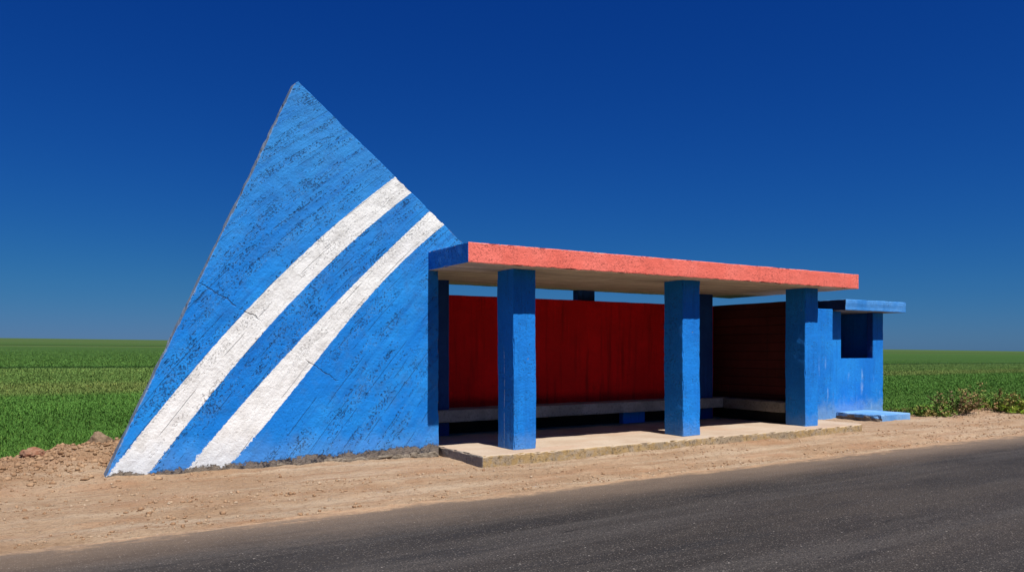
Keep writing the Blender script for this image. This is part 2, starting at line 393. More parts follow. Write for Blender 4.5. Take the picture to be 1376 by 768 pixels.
def mat_ground():
    k = MB('dry_earth_and_field')
    col = k.mix(k.mr(k.noise(0.8, 6, 0.65), 0.35, 0.66), (0.42, 0.275, 0.165), (0.54, 0.385, 0.25))
    trk = k.noise(1.0, 4, 0.6, k.scale((0.22, 3.2, 1)))
    col = k.mix(k.math('MULTIPLY', k.mr(trk, 0.46, 0.64), 0.65), col, (0.57, 0.44, 0.31))
    trk2 = k.noise(1.0, 5, 0.65, k.scale((0.5, 7, 1)))
    col = k.mix(k.math('MULTIPLY', k.mr(trk2, 0.50, 0.68), 0.6), col, (0.36, 0.205, 0.115))
    col = k.mix(k.math('MULTIPLY', k.mr(k.noise(15, 5, 0.75), 0.52, 0.70), 0.75), col, (0.25, 0.15, 0.08))
    red = k.noise(1.0, 5, 0.65, k.scale((0.55, 1.6, 1)))
    col = k.mix(k.math('MULTIPLY', k.mr(red, 0.50, 0.68), 0.5), col, (0.44, 0.235, 0.125))
    vs = k.vor(34)
    peb = k.math('MULTIPLY', k.mr(vs.outputs['Distance'], 0.34, 0.22), k.mr(k.noise(9, 4, 0.7), 0.53, 0.62))
    col = k.mix(k.math('MULTIPLY', peb, 0.6), col, (0.62, 0.50, 0.38))
    cl = k.math('MULTIPLY', k.mr(k.noise(42, 3, 0.7), 0.62, 0.70), k.mr(k.noise(2.5, 3), 0.45, 0.62))
    col = k.mix(k.math('MULTIPLY', cl, 0.6), col, (0.15, 0.09, 0.055))
    at = k.n('ShaderNodeAttribute', attribute_name='clod')
    # freshly dug soil is redder and darker
    dug = k.math('MULTIPLY', at.outputs['Fac'], 0.55)
    col = k.mix(dug, col, (0.34, 0.195, 0.110))
    h = k.math('ADD', k.noise(50, 5, 0.75), k.math('MULTIPLY', k.noise(13, 5, 0.7), 1.8))
    h = k.math('ADD', h, k.math('MULTIPLY', peb, 0.8))
    # crop
    af = k.n('ShaderNodeAttribute', attribute_name='crop')
    yl = k.math('ADD', k.y, k.math('MULTIPLY', k.math('SUBTRACT', k.noise(0.03, 3), 0.5), 4.0))
    ramp = k.n('ShaderNodeValToRGB')
    k.t.links.new(k.mr(yl, 10, 410, smooth=False), ramp.inputs[0])
    cr = ramp.color_ramp
    stops = CROP_STOPS
    cr.elements[0].position = 0; cr.elements[0].color = (*stops[0][1], 1)
    cr.elements[1].position = 1; cr.elements[1].color = (*stops[-1][1], 1)
    for yv, c in stops[1:-1]:
        e = cr.elements.new((yv - 10) / 400); e.color = (*c, 1)
    g = ramp.outputs[0]
    g = k.mix(k.math('MULTIPLY', k.mr(k.noise(1.0, 4, 0.6, k.scale((0.02, 0.25, 1))), 0.42, 0.64), 0.30), g, (0.060, 0.135, 0.022))
    g = k.mix(k.math('MULTIPLY', k.mr(k.noise(0.9, 8, 0.8), 0.46, 0.66), 0.38), g, (0.018, 0.060, 0.008))
    g = k.mix(k.math('MULTIPLY', k.mr(k.noise(0.25, 8, 0.8), 0.50, 0.70), 0.30), g, (0.085, 0.165, 0.030))
    tram = k.math('ABSOLUTE', k.math('SUBTRACT', k.math('FRACT', k.math('MULTIPLY', yl, 1 / 46.0)), 0.5))
    g = k.mix(k.math('MULTIPLY', k.mr(tram, 0.478, 0.492), 0.6), g, (0.016, 0.050, 0.010))
    g = k.mix(1.0, g, (0.98, 0.77, 1.1), 'MULTIPLY')
    col = k.mix(af.outputs['Fac'], col, g)
    return k.done(col, 0.95, k.bump(h, 0.034), 0.08)

# crop colour by distance from the road (world Y): real stripes of denser and yellower growth
CROP_STOPS = [(10, (0.036, 0.110, 0.012)), (17, (0.030, 0.105, 0.010)), (21, (0.034, 0.115, 0.012)), (27, (0.036, 0.118, 0.013)),
              (29.0, (0.064, 0.128, 0.021)), (33, (0.068, 0.130, 0.022)), (36, (0.052, 0.128, 0.019)), (49, (0.060, 0.138, 0.022)),
              (49.8, (0.016, 0.056, 0.008)), (52.2, (0.016, 0.056, 0.008)), (53.5, (0.036, 0.112, 0.014)), (130, (0.040, 0.120, 0.016)), (180, (0.050, 0.128, 0.020)),
              (184, (0.085, 0.148, 0.033)), (196, (0.085, 0.148, 0.033)), (200, (0.024, 0.075, 0.010)), (216, (0.024, 0.075, 0.010)), (240, (0.05, 0.125, 0.02)), (410, (0.062, 0.130, 0.026))]
M['ground'] = mat_ground()

def mat_road():
    k = MB('worn_asphalt')
    col = k.mix(k.mr(k.noise(0.6, 5, 0.6), 0.35, 0.66), (0.026, 0.0225, 0.0205), (0.038, 0.0325, 0.029))
    st = k.noise(1.0, 4, 0.6, k.scale((0.12, 1.5, 1)))
    col = k.mix(k.math('MULTIPLY', k.mr(st, 0.46, 0.66), 0.75), col, (0.064, 0.057, 0.052))
    st2 = k.noise(1.0, 5, 0.65, k.scale((0.35, 3.5, 1), rot=(0, 0, 0.12)))
    col = k.mix(k.math('MULTIPLY', k.mr(st2, 0.52, 0.68), 0.7), col, (0.018, 0.017, 0.018))
    pb = k.noise(1.0, 5, 0.6, k.scale((0.16, 0.7, 1), rot=(0, 0, -0.05)))
    col = k.mix(k.math('MULTIPLY', k.mr(pb, 0.48, 0.64), 0.55), col, (0.060, 0.049, 0.040))
    sp = k.vor(62)
    rnd = k.n('ShaderNodeSeparateColor', {0: sp.outputs['Color']}).outputs[0]
    ag = k.math('MULTIPLY', k.mr(sp.outputs['Distance'], 0.44, 0.22), k.mr(rnd, 0.45, 0.9))
    col = k.mix(k.math('MULTIPLY', ag, 0.8), col, (0.19, 0.165, 0.145))
    sp3 = k.vor(24)
    rnd3 = k.n('ShaderNodeSeparateColor', {0: sp3.outputs['Color']}).outputs[1]
    bright = k.math('MULTIPLY', k.mr(sp3.outputs['Distance'], 0.22, 0.12), k.mr(rnd3, 0.93, 0.97))
    col = k.mix(k.math('MULTIPLY', bright, 0.7), col, (0.42, 0.38, 0.34))
    dk = k.mr(k.noise(60, 3, 0.65), 0.50, 0.62)
    col = k.mix(k.math('MULTIPLY', dk, 0.7), col, (0.011, 0.010, 0.010))
    pt = k.math('MULTIPLY', k.mr(k.noise(1.0, 4, 0.7, k.scale((1.7, 9, 1))), 0.655, 0.685), 0.75)
    col = k.mix(pt, col, (0.012, 0.011, 0.012))
    # sand blown and driven onto the edge
    e = k.math('ADD', k.y, k.math('MULTIPLY', k.math('SUBTRACT', k.noise(1.0, 5, 0.65, k.scale((0.5, 1.4, 1))), 0.5), 0.9))
    e = k.math('ADD', e, k.math('MULTIPLY', k.math('SUBTRACT', k.noise(22, 4, 0.7), 0.5), 0.25))
    d1 = k.math('MULTIPLY', k.mr(e, 5.9, 7.45), 0.40)
    col = k.mix(d1, col, (0.38, 0.27, 0.185))
    e2 = k.math('ADD', e, k.math('MULTIPLY', k.math('SUBTRACT', k.noise(1.0, 6, 0.75, k.scale((2.2, 6.5, 1))), 0.5), 0.9))
    d2 = k.math('MULTIPLY', k.mr(e2, 7.02, 7.38), 0.92)
    sand = k.mix(k.mr(k.noise(15, 5, 0.7), 0.4, 0.65), (0.46, 0.305, 0.18), (0.34, 0.21, 0.12))
    col = k.mix(d2, col, sand)
    h = k.math('ADD', k.math('MULTIPLY', k.math('SUBTRACT', 1.0, sp.outputs['Distance']), 0.7), k.noise(70, 3, 0.6))
    h = k.math('SUBTRACT', h, k.math('MULTIPLY', pt, 0.5))
    return k.done(col, 0.88, k.bump(h, 0.010), 0.2)
M['road'] = mat_road()

def mat_attr(name, rough=0.7, spec=0.15, trans=0.0):
    k = MB(name)
    a = k.n('ShaderNodeAttribute', attribute_name='tint')
    m = k.done(a.outputs['Color'], rough, None, spec)
    return m
M['grass'] = mat_attr('blade_tint')
M['weed'] = mat_attr('weed_tint')

def mat_rock(name, c0, c1):
    k = MB(name)
    col = k.mix(k.mr(k.noise(9, 6, 0.7), 0.38, 0.64), c0, c1)
    col = k.mix(k.math('MULTIPLY', k.mr(k.noise(45, 4, 0.7), 0.55, 0.7), 0.5), col, tuple(v * 0.4 for v in c0))
    return k.done(col, 0.9, k.bump(k.math('ADD', k.noise(30, 6, 0.75), k.noise(8, 4)), 0.02), 0.15)
M['rock_red'] = mat_rock('rusty_stone', (0.25, 0.105, 0.06), (0.34, 0.20, 0.13))
M['rock_grey'] = mat_rock('sandy_grey_stone', (0.17, 0.115, 0.072), (0.27, 0.19, 0.125))
M['pebble'] = mat_rock('pale_pebble', (0.38, 0.25, 0.15), (0.52, 0.40, 0.28))

# ------------------------------------------------------------------ geometry helpers
def cut_grid(bm, cell):
    lo = [min(v.co[i] for v in bm.verts) for i in range(3)]
    hi = [max(v.co[i] for v in bm.verts) for i in range(3)]
    for ax in range(3):
        n = int((hi[ax] - lo[ax]) / cell)
        for i in range(1, n + 1):
            p = Vector((0, 0, 0)); p[ax] = lo[ax] + (hi[ax] - lo[ax]) * i / (n + 1)
            nn = Vector((0, 0, 0)); nn[ax] = 1
            bmesh.ops.bisect_plane(bm, geom=bm.verts[:] + bm.edges[:] + bm.faces[:], plane_co=p, plane_no=nn, dist=1e-5)

def roughen(bm, amp, chip=0.0, freq=3.0, seed=0.0, edges=None):
    bm.normal_update()
    off = Vector((seed * 3.7, seed * 1.3, seed * 9.1))
    moves = []
    for v in bm.verts:
        p = v.co * freq + off
        n1 = mnoise.noise(p); n2 = mnoise.noise(p * 3.1)
        d = v.normal * (amp * (0.7 * n1 + 0.45 * n2))
        if chip:
            # at arrises the vertex normal is oblique: knock bits off there
            ob = 1 - max(abs(v.normal.x), abs(v.normal.y), abs(v.normal.z))
            if ob > 0.08:
                c = max(0.0, mnoise.noise(v.co * 5.5 + off) + 0.35 * mnoise.noise(v.co * 17 + off) - 0.12)
                d -= v.normal * chip * min(1, c * 1.9)
        moves.append((v, d))
    for v, d in moves:
        v.co += d

def box_bm(x0, x1, y0, y1, z0, z1, bev=0.012, cell=0.12, amp=0.004, chip=0.012, seed=0.0):
    bm = bmesh.new()
    bmesh.ops.create_cube(bm, size=1)
    for v in bm.verts:
        v.co = Vector(((x0 + x1) / 2 + v.co.x * (x1 - x0), (y0 + y1) / 2 + v.co.y * (y1 - y0), (z0 + z1) / 2 + v.co.z * (z1 - z0)))
    if bev:
        bmesh.ops.bevel(bm, geom=bm.edges[:], offset=bev, segments=2, profile=0.6, affect='EDGES')
    cut_grid(bm, cell)
    roughen(bm, amp, chip, seed=seed)
    return bm

def face_mats(bm, rule):
    bm.normal_update()
    for f in bm.faces:
        f.material_index = rule(f.normal, f.calc_center_median())
        f.smooth = False
    return bm

def np_mesh(name, co, faces_flat, sizes, tint=None, attrs=None, smooth=False):
    me = bpy.data.meshes.new(name)
    nv = len(co); nl = len(faces_flat); nf = len(sizes)
    me.vertices.add(nv); me.loops.add(nl); me.polygons.add(nf)
    me.vertices.foreach_set('co', np.ascontiguousarray(co, dtype=np.float32).ravel())
    me.loops.foreach_set('vertex_index', np.ascontiguousarray(faces_flat, dtype=np.int32))
    starts = np.concatenate([[0], np.cumsum(sizes)[:-1]]).astype(np.int32)
    me.polygons.foreach_set('loop_start', starts)
    me.polygons.foreach_set('loop_total', np.asarray(sizes, dtype=np.int32))
    if smooth:
        me.polygons.foreach_set('use_smooth', np.ones(nf, dtype=bool))
    if tint is not None:
        a = me.attributes.new('tint', 'FLOAT_COLOR', 'POINT')
        c = np.ones((nv, 4), dtype=np.float32); c[:, :3] = tint
        a.data.foreach_set('color', c.ravel())
    for k_, v_ in (attrs or {}).items():
        a = me.attributes.new(k_, 'FLOAT', 'POINT')
        a.data.foreach_set('value', np.asarray(v_, dtype=np.float32))
    me.update(calc_edges=True)
    me.validate()
    return me

# ------------------------------------------------------------------ ground and road
def axis(fine0, fine1, step, lo, hi, grow=1.16):
    a = list(np.arange(fine0, fine1, step))
    s = step; v = a[-1]
    while v < hi:
        s *= grow; v += s; a.append(v)
    s = step; v = a[0]; b = []
    while v > lo:
        s *= grow; v -= s; b.append(v)
    return np.array(b[::-1] + a)
gx = axis(-3.0, 23.0, 0.055, -1800, 2600)
gy = axis(7.0, 13.2, 0.045, -900, 2600)
GX, GY = np.meshgrid(gx, gy)
GZ = gz(GX, GY)
edge_noise = 0.9 * fbm(GX, GY, 1.1, 3) + 0.5 * fbm(GX, GY, 5, 2)
crop = sst(-0.10, 0.22, GY - field_edge(GX) + edge_noise) * 1.0
crop = np.maximum(crop, sst(-1.2, -3.0, GY))
line = 11.0 + 0.60 * (np.clip(GX, -2, 2) + 0.31)
clod = np.exp(-((GY - line) / 0.75) ** 2) * sst(1.9, 0.7, GX) + np.exp(-((GY - (field_edge(GX) - 0.25)) / 0.35) ** 2) * sst(17.2, 18.6, GX)
ny, nx = GX.shape
idx = np.arange(nx * ny).reshape(ny, nx)
fq = np.stack([idx[:-1, :-1], idx[:-1, 1:], idx[1:, 1:], idx[1:, :-1]], -1).reshape(-1)
me = np_mesh('ground', np.stack([GX, GY, GZ], -1).reshape(-1, 3), fq, np.full((nx - 1) * (ny - 1), 4),
             attrs={'crop': crop.ravel(), 'clod': np.clip(clod, 0, 1).ravel()}, smooth=True)
g = mesh_obj('ground', me, M['ground'])
g['kind'] = 'structure'

rx = axis(-4, 24, 0.5, -1700, 2500, 1.3)
ry = np.linspace(-0.5, 7.62, 60)
RX, RY = np.meshgrid(rx, ry)
RZ = -0.045 + 0.035 * (1 - ((RY - 3.5) / 4.1) ** 2) - 0.02 * sst(7.1, 7.6, RY) + 0.012 * fbm(RX, RY, 0.5, 2)
ny, nx = RX.shape
idx = np.arange(nx * ny).reshape(ny, nx)
fq = np.stack([idx[:-1, :-1], idx[:-1, 1:], idx[1:, 1:], idx[1:, :-1]], -1).reshape(-1)
me = np_mesh('road', np.stack([RX, RY, RZ], -1).reshape(-1, 3), fq, np.full((nx - 1) * (ny - 1), 4), smooth=True)
r = mesh_obj('road', me, M['road'])
r['kind'] = 'structure'

# ------------------------------------------------------------------ bus shelter
sh = thing('bus_shelter', 'open blue concrete bus shelter with salmon edged flat roof and red back wall', 'bus shelter', (9.0, 10.4, 0.0))
bm = box_bm(4.84, 13.15, 8.86, 12.0, 2.68, 2.95, 0.014, 0.05, 0.007, 0.030, 1)
for v in bm.verts:                            # cast edge wanders, soffit arris broken
    if v.co.y < 8.9 and v.co.z < 2.75:
        v.co.z += 0.009 * mnoise.noise(Vector((v.co.x * 7, 1, 2))) + 0.007 * mnoise.noise(Vector((v.co.x * 21, 5, 2)))
face_mats(bm, lambda n, c: 2 if n.z < -0.75 else (3 if n.z > 0.75 else (1 if n.x < -0.6 else 0)))
mesh_obj('roof', bm, [M['salmon'], M['blue_plain'], M['soffit'], M['bench']], sh)

# platform with broken front edge
bm = box_bm(5.06, 13.42, 8.86, 12.05, -0.12, 0.14, 0.02, 0.055, 0.008, 0.05, 2)
for v in bm.verts:
    if v.co.x > 13.1:      # rounded, crumbled far corner
        v.co.y += max(0, (v.co.x - 13.1)) ** 2 * 1.2 if v.co.y < 9.2 else 0
    v.co.y += 0.012 * mnoise.noise(Vector((v.co.x * 1.7, 3, 0))) if v.co.y < 9.0 else 0
face_mats(bm, lambda n, c: 0 if n.z > 0.7 else (1 if n.y < -0.5 else 2))
mesh_obj('platform', bm, [M['floor'], M['kerb'], M['kerb_side']], sh)

for i, (x0, x1) in enumerate([(5.75, 6.125), (8.99, 9.375), (12.05, 12.415)]):
    bm = box_bm(x0, x1, 9.2, 9.645, 0.13, 2.69, 0.014, 0.05, 0.007, 0.030, 5 + i)
    for v in bm.verts:                        # hand-cast: not quite plumb
        v.co.x += 0.006 * math.sin(v.co.z * 2.1 + i)
    mesh_obj('pillar', bm, M['blue'], sh)

# rear posts
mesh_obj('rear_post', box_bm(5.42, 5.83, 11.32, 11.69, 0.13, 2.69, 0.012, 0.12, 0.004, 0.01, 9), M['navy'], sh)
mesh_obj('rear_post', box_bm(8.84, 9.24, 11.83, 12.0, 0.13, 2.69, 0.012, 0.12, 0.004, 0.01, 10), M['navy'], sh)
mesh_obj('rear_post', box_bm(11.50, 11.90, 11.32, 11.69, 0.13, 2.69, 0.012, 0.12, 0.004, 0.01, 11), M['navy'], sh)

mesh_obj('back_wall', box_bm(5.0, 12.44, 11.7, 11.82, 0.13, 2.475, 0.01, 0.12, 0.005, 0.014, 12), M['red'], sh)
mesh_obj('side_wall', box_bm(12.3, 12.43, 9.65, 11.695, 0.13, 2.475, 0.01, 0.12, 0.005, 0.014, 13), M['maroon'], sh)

bench = mesh_obj('bench', box_bm(5.45, 12.295, 11.2, 11.695, 0.365, 0.565, 0.02, 0.08, 0.006, 0.02, 14), M['bench'], sh)
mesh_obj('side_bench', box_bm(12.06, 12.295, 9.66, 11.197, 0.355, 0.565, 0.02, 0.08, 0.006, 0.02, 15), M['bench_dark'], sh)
bb = concrete('bench_shade_black', (0.010, 0.009, 0.008), (0.018, 0.016, 0.014))  # near-black colour stands in for the shade below the benches
mesh_obj('bench_shade_box', box_bm(5.84, 11.49, 11.55, 11.694, 0.135, 0.362, 0.008, 0.12, 0.003, 0.006, 40), bb, sh)  # boxes added so the gap below the benches reads as deep shade
mesh_obj('bench_shade_box', box_bm(12.19, 12.294, 9.70, 11.40, 0.135, 0.352, 0.008, 0.12, 0.003, 0.006, 41), bb, sh)
for i, (x0, x1) in enumerate([(7.05, 7.60), (9.60, 10.15)]):
    mesh_obj('bench_support', box_bm(x0, x1, 11.42, 11.545, 0.135, 0.37, 0.01, 0.1, 0.003, 0.008, 16 + i), M['blue_plain'], sh)

# ------------------------------------------------------------------ triangular wall
tw = thing('triangular_wall', 'tall blue triangular concrete wall with two white diagonal bands, left of the shelter', 'painted wall', (2.9, 10.25, 0.0))
YT, TT = 10.05, 0.20
outline = [(0.575, -0.25), (5.005, -0.25), (5.005, 2.80), (5.80, 2.80), (3.02, 5.005), (2.97, 5.06), (2.925, 5.03)]
bm = bmesh.new()
fv = [bm.verts.new((x, YT, z)) for x, z in outline]
bv = [bm.verts.new((x, YT + TT, z)) for x, z in outline]
bm.faces.new(fv)
bm.faces.new(bv[::-1])
n = len(outline)
for i in range(n):
    j = (i + 1) % n
    bm.faces.new((fv[j], fv[i], bv[i], bv[j]))
bmesh.ops.recalc_face_normals(bm, faces=bm.faces[:])
bmesh.ops.bevel(bm, geom=[e for e in bm.edges if e.calc_face_angle(0) > 0.5], offset=0.014, segments=2, profile=0.6, affect='EDGES')
cut_grid(bm, 0.07)
bm.normal_update()
mv = []
for v in bm.verts:
    p = v.co
    d = v.normal * (0.006 * mnoise.noise(p * 2.5) + 0.004 * mnoise.noise(p * 9))
    ob = abs(v.normal.y)
    if 0.1 < ob < 0.97 or ob < 0.1:
        c = max(0, mnoise.noise(p * 6) + 0.4 * mnoise.noise(p * 19) - 0.1)
        d -= v.normal * 0.022 * min(1, c * 1.7)
    mv.append((v, d))
for v, d in mv:
    v.co += d
face_mats(bm, lambda nn, c: 0 if nn.y < -0.7 else 1)
mesh_obj('wall_slab', bm, [M['triangle'], M['edge']], tw)

# crumbling footing: broken concrete sticking out under the paint
bm = bmesh.new()
rgf = random.Random(4)
for i in range(70):
    t = rgf.random()
    x = 2.2 + 2.75 * t ** 0.6
    r_ = rgf.uniform(0.02, 0.075) * (0.35 + 0.65 * (x - 2.2) / 2.75)
    z = float(gz(x, YT)) + rgf.uniform(-0.01, 0.05) * (x - 2.2) / 2.75
    q = bmesh.ops.create_icosphere(bm, subdivisions=2, radius=1)['verts']
    sx = r_ * rgf.uniform(1.0, 2.4); sz = r_ * rgf.uniform(0.5, 0.9); sd = rgf.random() * 50
    for v in q:
        dd = v.co.normalized()
        qq = Vector([round(c * 1.4) / 1.4 for c in dd])
        m_ = 1 + 0.45 * mnoise.noise(dd * 1.7 + Vector((sd, 0, 0)))
        dd = dd.lerp(qq, 0.5) * m_
        v.co = Vector((min(x + dd.x * sx, 5.02), YT + 0.015 + dd.y * r_ * 0.75, z + dd.z * sz))
ft = mesh_obj('footing', bm, M['rubble'], tw)
ft['kind'] = 'stuff'

# ------------------------------------------------------------------ kiosk
ki = thing('kiosk', 'small flat roofed blue kiosk with dark square opening, right of the shelter', 'kiosk', (16.3, 11.8, 0.0))
KX0, KX1, KY0, KY1 = 15.30, 17.27, 11.0, 12.7
ZW, SILL = 2.42, 1.35
WX0, WX1 = 15.665, 16.86
def wall_part(name, *a, seed=0):
    return box_bm(*a, 0.01, 0.11, 0.004, 0.010, seed)
# front wall: sill panel and two jambs welded as one mesh
bm = bmesh.new()
xs = [KX0, WX0, WX1, KX1]; zs = [-0.1, SILL, ZW]
me_tmp = bpy.data.meshes.new('front')
def add_prism(bm, poly, y0, y1):
    f = [bm.verts.new((x, y0, z)) for x, z in poly]; b = [bm.verts.new((x, y1, z)) for x, z in poly]
    bm.faces.new(f); bm.faces.new(b[::-1])
    for i in range(len(poly)):
        j = (i + 1) % len(poly)
        bm.faces.new((f[j], f[i], b[i], b[j]))
add_prism(bm, [(KX0, -0.1), (KX1, -0.1), (KX1, ZW), (WX1, ZW), (WX1, SILL), (WX0, SILL), (WX0, ZW), (KX0, ZW)], KY0, KY0 + 0.16)
bmesh.ops.recalc_face_normals(bm, faces=bm.faces[:])
bmesh.ops.bevel(bm, geom=[e for e in bm.edges if e.calc_face_angle(0) > 0.5], offset=0.010, segments=2, affect='EDGES')
cut_grid(bm, 0.1)
roughen(bm, 0.004, 0.012, seed=30)
face_mats(bm, lambda nn, c: 1 if (abs(nn.x) > 0.7 and KX0 + 0.1 < c.x < KX1 - 0.1) else 0)  # opening reveals in darker blue: shade put into their colour
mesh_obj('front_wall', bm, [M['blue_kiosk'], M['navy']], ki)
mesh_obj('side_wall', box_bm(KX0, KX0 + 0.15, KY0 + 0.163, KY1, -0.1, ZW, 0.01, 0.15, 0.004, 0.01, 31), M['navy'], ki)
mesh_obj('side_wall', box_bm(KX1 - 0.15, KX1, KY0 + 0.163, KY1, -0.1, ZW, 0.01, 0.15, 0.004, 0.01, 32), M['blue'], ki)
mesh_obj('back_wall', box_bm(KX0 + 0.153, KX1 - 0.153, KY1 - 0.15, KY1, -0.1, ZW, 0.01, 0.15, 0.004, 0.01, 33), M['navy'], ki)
bm = box_bm(KX0 + 0.02, 17.62, 10.64, 12.85, 2.425, 2.665, 0.012, 0.09, 0.005, 0.016, 34)
# a drip groove steps the roof edge back a little
for v in bm.verts:
    if v.co.z < 2.55 and v.co.y < 10.8:
        v.co.y += 0.010
face_mats(bm, lambda nn, c: 1 if (nn.x < -0.6) else (2 if nn.z < -0.75 else 0))  # left face of the kiosk roof gets a near-black colour
mesh_obj('roof', bm, [M['blue_roof'], M['roof_side'], M['bench']], ki)
# low wing wall joining the kiosk to the shelter
mesh_obj('wing_wall', box_bm(12.445, KX0 - 0.004, 10.955, 11.10, -0.1, 2.455, 0.012, 0.1, 0.005, 0.014, 35), M['blue_kiosk'], ki)
# painted doorstep slab with broken side
bm = box_bm(15.46, 16.56, 9.9, 10.995, -0.1, 0.150, 0.02, 0.045, 0.006, 0.03, 36)
for v in bm.verts:
    p = v.co
    if p.x < 15.6:
        k1 = mnoise.noise(Vector((p.y * 3, p.z * 5, 0))) + 0.6 * mnoise.noise(Vector((p.y * 10, p.z * 12, 3)))
        v.co.x += 0.05 * k1 + 0.05 * max(0, 0.16 - p.z)
face_mats(bm, lambda nn, c: 1 if nn.x < -0.5 and c.z < 0.085 + 0.04 * mnoise.noise(c * 5) else 0)
mesh_obj('doorstep', bm, [M['blue_pale'], M['rubble']], ki)

# ------------------------------------------------------------------ rocks, pebbles
def rock(name, label, loc, size, mat, seed):
    bm = bmesh.new()
    bmesh.ops.create_icosphere(bm, subdivisions=4, radius=1)
    for v in bm.verts:
        d = v.co.normalized()
        q = Vector([round(c * 1.6) / 1.6 for c in d])
        r_ = 1 + 0.28 * mnoise.noise(d * 1.4 + Vector((seed, 0, 0))) + 0.14 * mnoise.noise(d * 3.6 + Vector((0, seed, 0))) + 0.05 * mnoise.noise(d * 9)
        dd = d.lerp(q, 0.35) * r_
        v.co = Vector((loc[0] + dd.x * size[0], loc[1] + dd.y * size[1], loc[2] + dd.z * size[2]))
    o = mesh_obj(name, bm, mat, None, True)
    # origin at its base
    co = np.empty(len(o.data.vertices) * 3); o.data.vertices.foreach_get('co', co)
    co = co.reshape(-1, 3) - np.array(loc); o.data.vertices.foreach_set('co', co.ravel()); o.location = loc
    o['label'] = label; o['category'] = 'rock'; o['kind'] = 'thing'
    return o
def at(px, d):
    """ground point seen d metres ahead under picture column px"""
    rr = (px - 688) / 1040 * d
    x = rr * EX[0] + d * EX[1]; y = -rr * EX[1] + d * EX[0]
    return x, y
x, y = at(44, 9.45)
rock('rock', 'small rusty red stone lying on the earth heap at the field edge', (x, y, float(gz(x, y)) + 0.04), (0.13, 0.11, 0.07), M['rock_red'], 3.1)
x, y = at(134, 10.3)
rock('rock', 'sandy grey stone at the foot of the triangular wall, top of the earth heap', (x, y, float(gz(x, y)) + 0.01), (0.14, 0.12, 0.12), M['rock_grey'], 8.4)

def scatter_lumps(name, n, region, rmin, rmax, mat, seedv, kind='stuff'):
    base = bmesh.new(); bmesh.ops.create_icosphere(base, subdivisions=1, radius=1)
    bv_ = np.array([v.co[:] for v in base.verts]); bf = np.array([[v.index for v in f.verts] for f in base.faces]); base.free()
    rg = np.random.default_rng(seedv)
    pts = region(rg, n)
    n = len(pts)
    rad = rmin * (rmax / rmin) ** (rg.random(n) ** 3.0)
    sc = rg.uniform(0.6, 1.25, (n, 1, 3)) * rad[:, None, None]
    sc[:, :, 2] *= 0.7
    jit = rg.uniform(0.55, 1.3, (n, len(bv_), 1))
    ang = rg.uniform(0, 6.28, n); ca, sa = np.cos(ang)[:, None], np.sin(ang)[:, None]
    v = bv_[None] * jit * sc
    vx = v[:, :, 0] * ca - v[:, :, 1] * sa; vy = v[:, :, 0] * sa + v[:, :, 1] * ca
    z0 = gz(pts[:, 0], pts[:, 1]) + rad * 0.15
    co = np.stack([vx + pts[:, 0, None], vy + pts[:, 1, None], v[:, :, 2] + z0[:, None]], -1).reshape(-1, 3)
    f = (bf[None] + (np.arange(n) * len(bv_))[:, None, None]).reshape(-1)
    me = np_mesh(name, co, f, np.full(n * len(bf), 3))
    o = mesh_obj(name, me, mat)
    o['kind'] = kind
    return o
def reg_verge(rg, n):
    x = rg.uniform(-3, 24, n); y = rg.uniform(7.35, 10.2, n)
    keep = ~((x > 4.9) & (x < 13.5) & (y > 8.8)) & ~((x > 0.6) & (x < 5.1) & (y > 10.0)) & ~((x > 15.6) & (x < 16.6) & (y > 9.85))
    dens = fbm(x, y, 1.3, 3) + 0.25 * np.exp(-((y - 7.5) / 0.15) ** 2) + 0.2 * np.exp(-((y - 8.75) / 0.12) ** 2)
    keep &= dens > rg.uniform(-0.08, 0.22, n)
    return np.stack([x, y], -1)[keep]
def reg_heap(rg, n):
    x = rg.uniform(-4, 1.3, n); y = 10.70 + 0.60 * (np.clip(x, -2, 2) + 0.31) + rg.normal(0, 0.55, n)
    keep = ~((x > 0.6) & (y > 10.0) & (y < 10.5))
    x2 = rg.uniform(17.6, 25, n // 3); y2 = field_edge(x2) - 0.35 + rg.normal(0, 0.22, n // 3)
    return np.concatenate([np.stack([x, y], -1)[keep], np.stack([x2, y2], -1)])
scatter_lumps('gravel', 12000, reg_verge, 0.004, 0.028, M['pebble'], 5)
k = MB('clod_soil')
M['clod'] = k.done(k.mix(k.mr(k.noise(6, 5, 0.7), 0.38, 0.64), (0.26, 0.15, 0.082), (0.40, 0.26, 0.155)), 0.95, k.bump(k.noise(60, 4, 0.7), 0.01), 0.1)
scatter_lumps('soil_crumbs', 15000, reg_verge, 0.004, 0.030, M['clod'], 9)
scatter_lumps('dirt_clods', 9000, reg_heap, 0.006, 0.045, M['clod'], 6)

